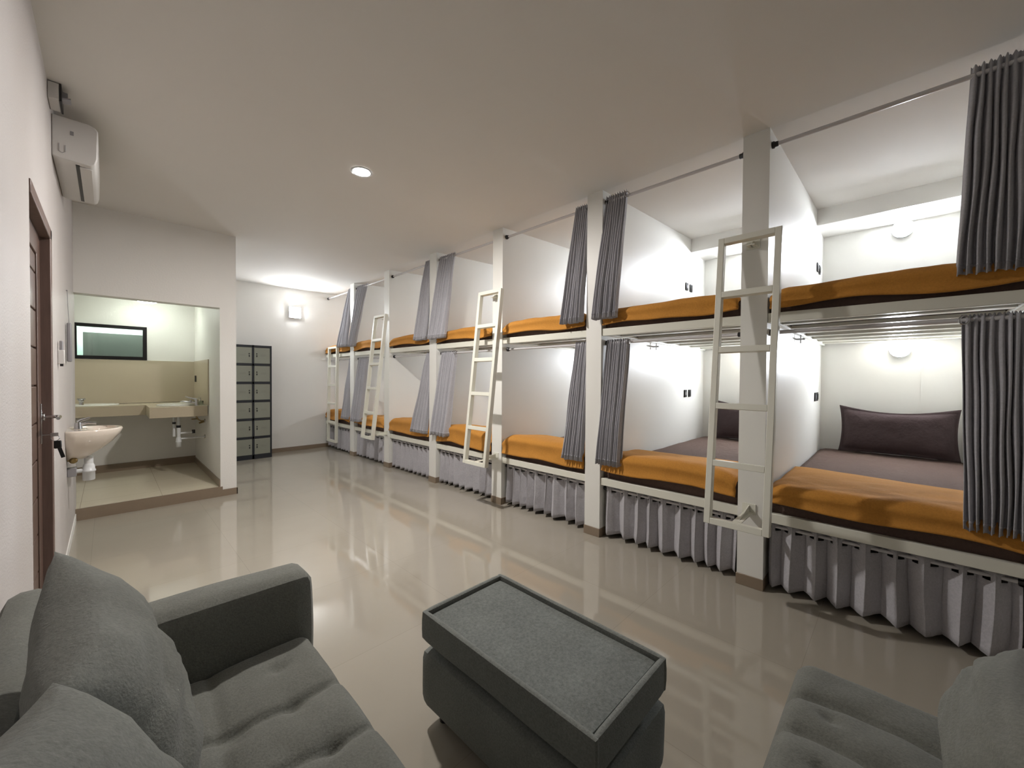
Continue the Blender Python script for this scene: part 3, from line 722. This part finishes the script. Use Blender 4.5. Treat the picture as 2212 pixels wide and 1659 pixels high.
# wall basin
def basin(cx, cy, ztop):
    t = thing('wall_basin', (XL, cy, ztop-0.25), 'cream wall hung basin on the left wall below the remote', 'basin')
    mb = MB()
    ny = 28
    # half-ellipse bowl projecting from the wall
    def ring(k, dep, wid, z_, off=0.0):
        pts = []
        for a in range(ny+1):
            th = -PI/2 + PI*a/ny
            x = XL+0.002+off+dep*max(0.0, math.cos(th))**0.75; y = cy+wid*math.sin(th)
            pts.append((x, y, z_))
        return pts
    D, Wd = 0.31, 0.23
    rings = [ring(0, 0.10, 0.05, ztop-0.235), ring(0, 0.135, 0.085, ztop-0.205), ring(0, 0.19, 0.14, ztop-0.165), ring(0, 0.25, 0.19, ztop-0.11), ring(0, 0.295, 0.222, ztop-0.05), ring(0, D, Wd, ztop-0.012), ring(0, D-0.004, Wd-0.004, ztop), ring(0, D-0.022, Wd-0.022, ztop+0.001)]
    vs = [p for r_ in rings for p in r_]; fs = []
    for j in range(len(rings)-1):
        for a in range(ny):
            q = j*(ny+1)+a; fs.append((q, q+1, q+ny+2, q+ny+1))
        q = j*(ny+1); fs.append((q+ny, q, q+ny+1, q+2*ny+1))
    mb.add(vs, fs, True)
    mb.add(rings[0], [tuple(range(ny+1))[::-1]])
    # deck and inner bowl (elliptic hole)
    ci = (XL+0.185, cy)
    outer = rings[-1]
    inner = []; N = ny
    for a in range(N+1):
        th = -PI/2 + PI*a/N; inner.append((ci[0]-0.0+0.098*math.cos(th), cy+0.17*math.sin(th), ztop-0.002))
    back_o = [(XL+0.002, cy+Wd-0.022-(2*Wd-0.044)*a/N, ztop+0.001) for a in range(N+1)]
    back_i = [(ci[0]-0.085*math.cos(-PI/2+PI*a/N), cy+0.17*math.sin(PI/2-PI*a/N), ztop-0.002) for a in range(N+1)]
    for O, I in ((outer, inner), (back_o, back_i)):
        vs = O+I; mb.add(vs, [(a, a+1, a+1+N+1, a+N+1) for a in range(N)], True)
        lv = [I]
        for k, (s_, dz) in enumerate(((0.93, -0.03), (0.78, -0.075), (0.5, -0.105), (0.08, -0.118))):
            lv.append([(ci[0]+(p[0]-ci[0])*s_, cy+(p[1]-cy)*s_, ztop+dz) for p in I])
        for k in range(len(lv)-1):
            vs = lv[k]+lv[k+1]; mb.add(vs, [(a, a+1, a+1+N+1, a+N+1) for a in range(N)], True)
    part(mb, 'bowl', PORC, t, merge=True)
    f = MB().tube([(XL+0.06, cy, ztop), (XL+0.06, cy, ztop+0.05)], [0.024, 0.019], 14).tube([(XL+0.06, cy, ztop+0.03), (XL+0.115, cy, ztop+0.045), (XL+0.16, cy, ztop+0.035)], [0.014, 0.011, 0.010], 10)
    f.tube([(XL+0.06, cy, ztop+0.05), (XL+0.075, cy, ztop+0.065), (XL+0.125, cy, ztop+0.085)], [0.017, 0.012, 0.006], 10)
    part(f, 'tap', CHROME, t)
    p = MB().tube([(XL+0.115, cy, ztop-0.23), (XL+0.115, cy, ztop-0.29)], 0.026, 16).lathe([(0.026, 0), (0.034, -0.02), (0.036, -0.05), (0.04, -0.052), (0.04, -0.066), (0.036, -0.068), (0.036, -0.13), (0.03, -0.135), (0.0001, -0.135)], (XL+0.115, cy, ztop-0.28), 20)
    p.tube([(XL+0.115, cy, ztop-0.33), (XL+0.06, cy, ztop-0.335), (XL+0.002, cy, ztop-0.335)], 0.017, 12)
    part(p, 'drain_trap', PVC, t)
    v = MB().tube([(XL+0.002, cy-0.02, ztop-0.24), (XL+0.05, cy-0.02, ztop-0.24)], 0.011, 10).lathe([(0.0001, -0.02), (0.022, -0.02), (0.024, 0.0), (0.022, 0.012), (0.0001, 0.012)], (XL+0.035, cy-0.05, ztop-0.24), 16, axis='y')
    v.tube([(XL+0.04, cy-0.02, ztop-0.235), (XL+0.045, cy-0.02, ztop-0.20), (XL+0.075, cy-0.01, ztop-0.17)], 0.006, 8)
    part(v, 'valve', BRASS, t)
    part(MB().box((XL+0.001, cy-0.04, ztop-0.37), (XL+0.05, cy+0.02, ztop-0.30)), 'waste_collar', GREYPL, t, bevel=0.004)
basin(XL, 4.62, 0.975)

# ------------------------------------------------------------------ washroom
zc = 1.015
t = thing('washroom_counter', (0.3, 7.1, zc-0.13), 'beige tiled washroom counter stepping forward at the right', 'counter')
CT = mat('beige_counter_tile', (196, 184, 160), 0.22, var=0.03, vscale=6)
mb = MB().box((0.34, 6.36, zc-0.13), (OX-0.012, 6.39, zc)).box((0.34, 6.39, zc-0.13), (0.37, 7.0, zc)).box((AXL+0.001, 7.0, zc-0.13), (0.34, 7.03, zc))
part(mb, 'counter_apron', CT, t, bevel=0.002)
mb = MB().box((0.37, 6.39, zc-0.03), (OX-0.012, AYB-0.012, zc)).box((AXL+0.001, 7.03, zc-0.03), (0.37, AYB-0.012, zc))
part(mb, 'counter_top', CT, t)
def drop_basin(cx, cy, rx, ry, label):
    o = MB().lathe([(1.0, 0.002), (1.0, 0.014), (0.94, 0.018), (0.86, 0.012), (0.7, 0.008), (0.3, 0.005), (0.0001, 0.004)], (cx, cy, zc), 36, sx=rx, sy=ry)
    ob = o.build('counter_basin', WPORC, loc=(cx, cy, zc)); tag(ob, label, 'basin', 'white counter basins')
drop_basin(0.62, 6.72, 0.2, 0.22, 'white oval basin set in the right part of the washroom counter')
drop_basin(-0.17, 7.25, 0.27, 0.17, 'white oval basin set in the left part of the washroom counter')
t = thing('counter_tap', (0.8, 6.55, zc), 'chrome lever tap on the right part of the washroom counter', 'tap')
part(MB().tube([(0.80, 6.5, zc), (0.80, 6.5, zc+0.075)], [0.022, 0.019], 14).tube([(0.80, 6.5, zc+0.03), (0.74, 6.52, zc+0.04), (0.66, 6.55, zc+0.055), (0.645, 6.555, zc+0.045)], [0.014, 0.012, 0.010, 0.009], 10), 'tap_body', CHROME, t)
part(MB().tube([(0.80, 6.5, zc+0.075), (0.76, 6.51, zc+0.09), (0.69, 6.53, zc+0.115)], [0.018, 0.01, 0.006], 10).lathe([(0.001, 0.03), (0.015, 0.024), (0.019, 0.0)], (0.74, 6.52, zc+0.045), 12), 'tap_lever', CHROME, t)
t = thing('counter_tap', (-0.2, 7.3, zc), 'chrome cross handled tap at the left end of the washroom counter', 'tap')
part(MB().tube([(-0.235, 7.2, zc), (-0.235, 7.2, zc+0.05)], [0.024, 0.018], 12), 'tap_body', CHROME, t)
part(MB().lathe([(0.0001, 0.045), (0.018, 0.04), (0.026, 0.02), (0.018, 0.0)], (-0.235, 7.2, zc+0.048), 14).tube([(-0.27, 7.2, zc+0.085), (-0.2, 7.2, zc+0.085)], 0.009, 8), 'tap_handle', CHROME, t)
t = thing('soap_holder', (0.86, 6.75, zc), 'clear soap holder on the counter beside the right wall', 'soap holder')
part(MB().lathe([(0.03, 0.0), (0.032, 0.05), (0.028, 0.052), (0.026, 0.004), (0.0001, 0.004)], (0.855, 6.62, zc+0.001), 18), 'holder_cup', GLASS, t)
part(MB().tube([(0.855, 6.62, zc+0.05), (0.855, 6.62, zc+0.09), (0.825, 6.62, zc+0.085)], 0.006, 8), 'holder_pump', CHROME, t)
# drains under the counter
t = thing('drain_pipe', (0.63, 6.6, 0.5), 'white plastic drain pipes and chrome valves under the washroom counter', 'pipe')
px, py = 0.63, 6.62
part(MB().tube([(px, py, zc-0.13), (px, py, 0.72)], 0.019, 14).tube([(px, py, 0.72), (px, py, 0.60)], [0.022, 0.019], 14).lathe([(0.02, 0), (0.027, -0.02), (0.028, -0.05), (0.031, -0.052), (0.031, -0.065), (0.027, -0.07), (0.027, -0.13), (0.0001, -0.13)], (px, py, 0.61), 18)
     .tube([(px, py, 0.585), (0.80, py, 0.585), (OX-0.002, py, 0.59)], 0.010, 10), 'drain_trap', PVC, t)
part(MB().tube([(px-0.045, py, 0.885), (px-0.045, py, 0.62)], 0.014, 12).tube([(px, py, 0.655), (0.78, py, 0.66)], 0.012, 10), 'drain_branch', PVC, t)
part(MB().lathe([(0.024, 0), (0.024, 0.03)], (px, py, 0.73), 14).lathe([(0.019, 0), (0.019, 0.025)], (px-0.045, py, 0.78), 14).lathe([(0.018, 0), (0.018, 0.045)], (0.78, py, 0.645), 12), 'coupling', BLACKP, t, 'black coupling ring')
part(MB().tube([(OX-0.002, py, 0.80), (0.86, py, 0.80), (0.83, py, 0.82), (0.80, py, 0.885)], 0.008, 8).tube([(OX-0.002, py+0.02, 0.79), (0.84, py+0.02, 0.77)], 0.012, 8).tube([(0.76, py, 0.83), (0.82, py, 0.83)], 0.008, 8), 'valve', BRASS, t)
part(MB().lathe([(0.0001, -0.012), (0.024, -0.01), (0.024, 0.0)], (OX-0.001, py, 0.80), 14, axis='x').lathe([(0.0001, -0.012), (0.024, -0.01), (0.024, 0.0)], (OX-0.001, py, 0.59), 14, axis='x'), 'wall_flange', CHROME, t)
t = thing('strip_lamp', (0.1, 7.66, 2.4), 'lamp in the room behind the washroom window, above the opening', 'lamp')
part(MB().box((-0.3, 7.63, 2.45), (0.5, 7.69, 2.519)), 'lamp_housing', PVC, t)
part(MB().box((-0.28, 7.635, 2.42), (0.48, 7.685, 2.45)), 'lamp_tube', E_NEXT, t)
# washroom lamp, hanging pipes, socket
t = thing('washroom_lamp', (0.36, 7.0, 2.52), 'round glowing ceiling lamp in the washroom behind the opening', 'ceiling light')
part(MB().tube([(0.36, 7.0, 2.519), (0.36, 7.0, 2.405)], 0.02, 12).lathe([(0.09, 0), (0.1, -0.02), (0.1, -0.03)], (0.36, 7.0, 2.41), 28), 'lamp_holder', PVC, t)
part(MB().lathe([(0.1, -0.028), (0.095, -0.055), (0.07, -0.07), (0.0001, -0.075)], (0.36, 7.0, 2.41), 28), 'lamp_dome', E_ALC, t)
t = thing('drain_trap', (0.72, 7.0, 2.4), 'white pipe bend with dark collars hanging under the washroom ceiling', 'pipe')
part(MB().tube([(0.58, 6.9, 2.52), (0.59, 6.9, 2.44), (0.64, 6.9, 2.385), (0.70, 6.9, 2.385), (0.745, 6.9, 2.43), (0.75, 6.9, 2.52)], 0.035, 14), 'pipe_bend', PVC, t)
part(MB().tube([(0.582, 6.9, 2.455), (0.592, 6.9, 2.425)], 0.04, 14).tube([(0.742, 6.9, 2.415), (0.748, 6.9, 2.455)], 0.04, 14).tube([(0.83, 6.7, 2.52), (0.83, 6.7, 2.37)], 0.03, 12), 'pipe_collar', GREYPL, t, 'grey collar')
t = thing('power_socket', (OX-0.012, 7.3, 1.35), 'small black socket on the beige tiles of the washroom right wall', 'socket')
part(MB().box((OX-0.022, 7.27, 1.31), (OX-0.0125, 7.30, 1.40)), 'socket_half', BLACKP, t)
part(MB().box((OX-0.022, 7.33, 1.31), (OX-0.0125, 7.36, 1.40)), 'socket_half', BLACKP, t)

# ------------------------------------------------------------------ sofas and table
def softbox(a, b, r, n=10, bul=0.0, seed=0, wob=0.006, quilt=None):
    """rounded upholstered block as a grid-mapped box"""
    mb = MB(); c = [(p+q)/2 for p, q in zip(a, b)]; h = [abs(q-p)/2 for p, q in zip(a, b)]
    seg = [max(3, int(2*hh/0.035)) for hh in h]
    def mp(p):
        q = [max(-hh+r, min(hh-r, x)) for x, hh in zip(p, h)]
        d = Vector([x-y for x, y in zip(p, q)])
        if d.length > 1e-9:
            d = d.normalized()*r
        v = Vector(q)+d
        # bulge
        k = [1-(x/hh)**2 for x, hh in zip(v, h)]
        for ax in range(3):
            o1, o2 = [i for i in range(3) if i != ax]
            if abs(v[ax]) > h[ax]-r*0.3:
                v[ax] += math.copysign(bul*max(0, k[o1])*max(0, k[o2]), v[ax])
        w_ = Vector(v)+Vector(c)
        nn = wob*nz(w_.x*4+seed, w_.y*4, w_.z*4)
        dn = d.normalized() if d.length > 1e-9 else Vector((0, 0, 0))
        w_ += dn*nn
        if quilt and v[2] > h[2]-r*0.5: w_.z += quilt(w_.x, w_.y)
        return tuple(w_)
    for ax in range(3):
        o1, o2 = [(1, 2), (2, 0), (0, 1)][ax]
        for sg in (-1, 1):
            def P(u, v, ax=ax, o1=o1, o2=o2, sg=sg):
                p = [0, 0, 0]; p[ax] = sg*h[ax]; p[o1] = (2*u-1)*h[o1]; p[o2] = (2*v-1)*h[o2]; return mp(p)
            mb.grid(P, seg[o1], seg[o2], flip=(sg < 0))
    return mb
def quilt_fn(ys, xs, tufts, dep=0.012, along='x'):
    def f(x, y):
        z_ = 0
        for yy, amp, ph in ys:
            c = yy + amp*math.sin(x*9+ph)
            z_ -= dep*1.2*math.exp(-((y-c)/0.013)**2) + dep*0.8*math.exp(-((y-c)/0.06)**2)
        for xx, amp, ph in xs:
            c = xx + amp*math.sin(y*8+ph)
            z_ -= dep*0.6*math.exp(-((x-c)/0.014)**2) + dep*0.6*math.exp(-((x-c)/0.06)**2)
        for (tx, ty) in tufts:
            z_ -= 0.018*math.exp(-((x-tx)**2+(y-ty)**2)/0.028**2)
        return z_ + 0.004*nz(x*14, y*14, 1)
    return f
def finegrid(obj_mb): return obj_mb
def seat_cushion(x0, x1, y0, y1, z0, z1, q, flip=False, res=0.0095, r=0.05):
    """finely gridded cushion: top follows the quilting, edges rounded down"""
    nu = int((x1-x0)/res); nv = int((y1-y0)/res)
    def P(u, v):
        # arc-ish parametrisation with rounded sides
        def ax(t, a, b):
            L = b-a; s_ = t*(L+2*0.12)-0.12
            if s_ < 0: return a+0.0, -s_
            if s_ > L: return b-0.0, s_-L
            return a+s_, 0
        x, dx = ax(u, x0, x1); y, dy = ax(v, y0, y1)
        ex = min(x-x0, x1-x); ey = min(y-y0, y1-y)
        z_ = z1
        def rd(e): return r-math.sqrt(max(0, r*r-(r-e)**2)) if e < r else 0
        z_ -= rd(ex)+rd(ey)
        k = min(1, ex/0.05)*min(1, ey/0.05)
        if dx or dy: z_ = z1-2*r*0.5-max(dx, dy)*((z1-z0-r)/0.12); z_ = max(z_, z0)
        else: z_ += q(x, y)*(0.5+0.5*k) + 0.012*math.sin(PI*(x-x0)/(x1-x0))*math.sin(PI*(y-y0)/(y1-y0))
        bul = 0.012*math.sin(PI*min(1, max(dx, dy)/0.12))
        if dx: x += bul if x > (x0+x1)/2 else -bul
        if dy: y += bul if y > (y0+y1)/2 else -bul
        return (x, y, z_)
    return MB().grid(P, nu, nv)
# left sofa
sy0, sy1 = -0.5, 1.66
t = thing('sofa', (0.15, 0.7, 0), 'grey sofa along the left wall with a square arm at its far end', 'sofa')
part(softbox((XL+0.012, sy0, 0.05), (0.52, sy1+0.02, 0.30), 0.02, seed=2), 'sofa_base', SOFA, t)
q1 = quilt_fn([(1.33, 0.018, 1.1), (1.10, 0.022, 0.2), (0.80, 0.02, 2), (0.5, 0.02, 3), (0.2, 0.02, 0)], [(0.215, 0.012, 1.5)], [(0.40, 1.50), (0.39, 1.30), (0.24, 1.30), (0.24, 1.08), (0.42, 1.08)])
part(seat_cushion(XL+0.1, 0.545, sy0, sy1-0.002, 0.28, 0.405, q1), 'seat_cushion', SOFA, t, merge=True)
part(softbox((XL+0.012, sy0, 0.28), (-0.115, 1.85, 0.765), 0.04, bul=0.01, seed=5), 'backrest', SOFA, t)
part(softbox((-0.125, 1.665, 0.05), (0.575, 1.86, 0.615), 0.045, bul=0.012, seed=9), 'armrest', SOFA, t)
for (x, y) in ((-0.15, 1.75), (0.5, 1.75), (0.46, -0.4), (-0.15, -0.4)):
    part(MB().tube([(x, y, 0.0), (x, y, 0.055)], [0.018, 0.024], 10), 'leg', BLACKP, t)
def back_cushion(corners, th, label, seed, mt=SOFA, back=0.35):
    """corners: top-far, top-near, bottom-near, bottom-far"""
    A, B, Cc, D = [Vector(p) for p in corners]
    nrm = (B-A).cross(D-A).normalized()
    if nrm.x+nrm.z < 0: nrm = -nrm
    n = 40; mb = MB()
    for sg in (1, -1):
        def P(u, v, sg=sg):
            a = 2*u-1; b_ = 2*v-1
            base = (A*(1-u)+B*u)*(1-v)+(D*(1-u)+Cc*u)*v
            cen = (A+B+Cc+D)/4
            pin = 0.07*(1-b_*b_)*abs(a)**4 + 0.07*(1-a*a)*abs(b_)**4
            base = base+(cen-base)*pin
            e = (max(0, 1-abs(a)**2.6)*max(0, 1-abs(b_)**2.6))**0.45
            wr = 0.014*nz(u*3+seed, v*7, seed)+0.007*(1-abs(nz(u*4-v*5, seed, v*7))*2)
            d = (th/2+wr)*e*(1.15 if sg > 0 else back)
            return tuple(base+nrm*sg*d)
        mb.grid(P, n, n, flip=(sg < 0))
    o = mb.build('sofa_cushion', mt, merge=True, loc=tuple((Cc+D)/2), solid=0.0)
    tag(o, label, 'cushion', 'loose grey sofa cushions'); return o
back_cushion([(-0.088, 1.36, 1.00), (-0.062, 0.84, 0.95), (0.05, 0.80, 0.50), (0.085, 1.34, 0.47)], 0.19, 'plump grey cushion leaning on the left sofa back beside the arm', 1, back=0.7)
back_cushion([(-0.052, 0.77, 1.005), (-0.16, 0.50, 1.085), (0.05, 0.36, 0.53), (0.15, 0.69, 0.49)], 0.15, 'grey cushion in the bottom left corner of the photo, nearest on the left sofa', 8)
# right sofa
t = thing('sofa', (1.25, -0.1, 0), 'grey tufted sofa at the bottom right without arms', 'sofa')
part(softbox((0.72, -0.62, 0.05), (1.70, 0.20, 0.29), 0.02, seed=12), 'sofa_base', SOFA, t)
def q2(x, y):
    z_ = 0
    for xx, amp, ph in ((1.53, 0.022, 1.2), (1.35, 0.022, 0.3), (1.12, 0.02, 2), (0.92, 0.02, 1)):
        c = xx+amp*math.sin(y*10+ph); z_ -= 0.016*math.exp(-((x-c)/0.012)**2)+0.014*math.exp(-((x-c)/0.05)**2)
    for tx, ty in ((1.47, 0.13), (1.25, 0.12), (1.36, -0.02)): z_ -= 0.016*math.exp(-((x-tx)**2+(y-ty)**2)/0.022**2)
    return z_ + 0.005*nz(x*12, y*12, 4)
part(seat_cushion(0.72, 1.73, -0.62, 0.24, 0.28, 0.415, q2), 'seat_cushion', SOFA, t, merge=True)
part(softbox((0.72, -0.66, 0.28), (1.72, -0.27, 0.69), 0.05, bul=0.01, seed=15), 'backrest', SOFA, t)
for (x, y) in ((0.78, 0.12), (1.64, 0.12), (0.78, -0.55), (1.64, -0.55)):
    part(MB().tube([(x, y, 0.0), (x, y, 0.055)], [0.018, 0.024], 10), 'leg', BLACKP, t)
back_cushion([(1.69, -0.255, 0.70), (1.10, -0.255, 0.75), (1.10, -0.13, 0.44), (1.70, -0.14, 0.43)], 0.15, 'creased grey cushion leaning at the back of the right sofa', 21)

# ottoman table
tx0, tx1, ty0, ty1 = 0.885, 1.335, 0.55, 1.378
t = thing('ottoman_table', (1.11, 0.96, 0), 'grey upholstered two tier ottoman table with a framed top', 'ottoman')
part(softbox((tx0, ty0, 0.07), (tx1, ty1, 0.295), 0.028, bul=0.006, seed=30), 'ottoman_base', TABLEC, t)
part(MB().box((tx0+0.05, ty0+0.05, 0.29), (tx1-0.05, ty1-0.05, 0.345)), 'neck', BLACKP, t)
rim = 0.026
for k, (a, b_) in enumerate((((tx0, ty0), (tx0+rim, ty1)), ((tx1-rim, ty0), (tx1, ty1)), ((tx0+rim*0.5, ty0), (tx1-rim*0.5, ty0+rim)), ((tx0+rim*0.5, ty1-rim), (tx1-rim*0.5, ty1)))):
    part(softbox((a[0], a[1], 0.335), (b_[0], b_[1], 0.45), 0.012, seed=33+k, wob=0.003), 'rim', TABLEC, t)
part(softbox((tx0+rim+0.003, ty0+rim+0.003, 0.34), (tx1-rim-0.003, ty1-rim-0.003, 0.436), 0.008, seed=40, wob=0.002), 'top_pad', PADC, t)
for (x, y) in ((tx0+0.07, ty0+0.07), (tx1-0.07, ty0+0.07), (tx0+0.07, ty1-0.07), (tx1-0.07, ty1-0.07)):
    part(MB().tube([(x, y, 0.0), (x, y, 0.075)], [0.02, 0.025], 10), 'leg', BLACKP, t)
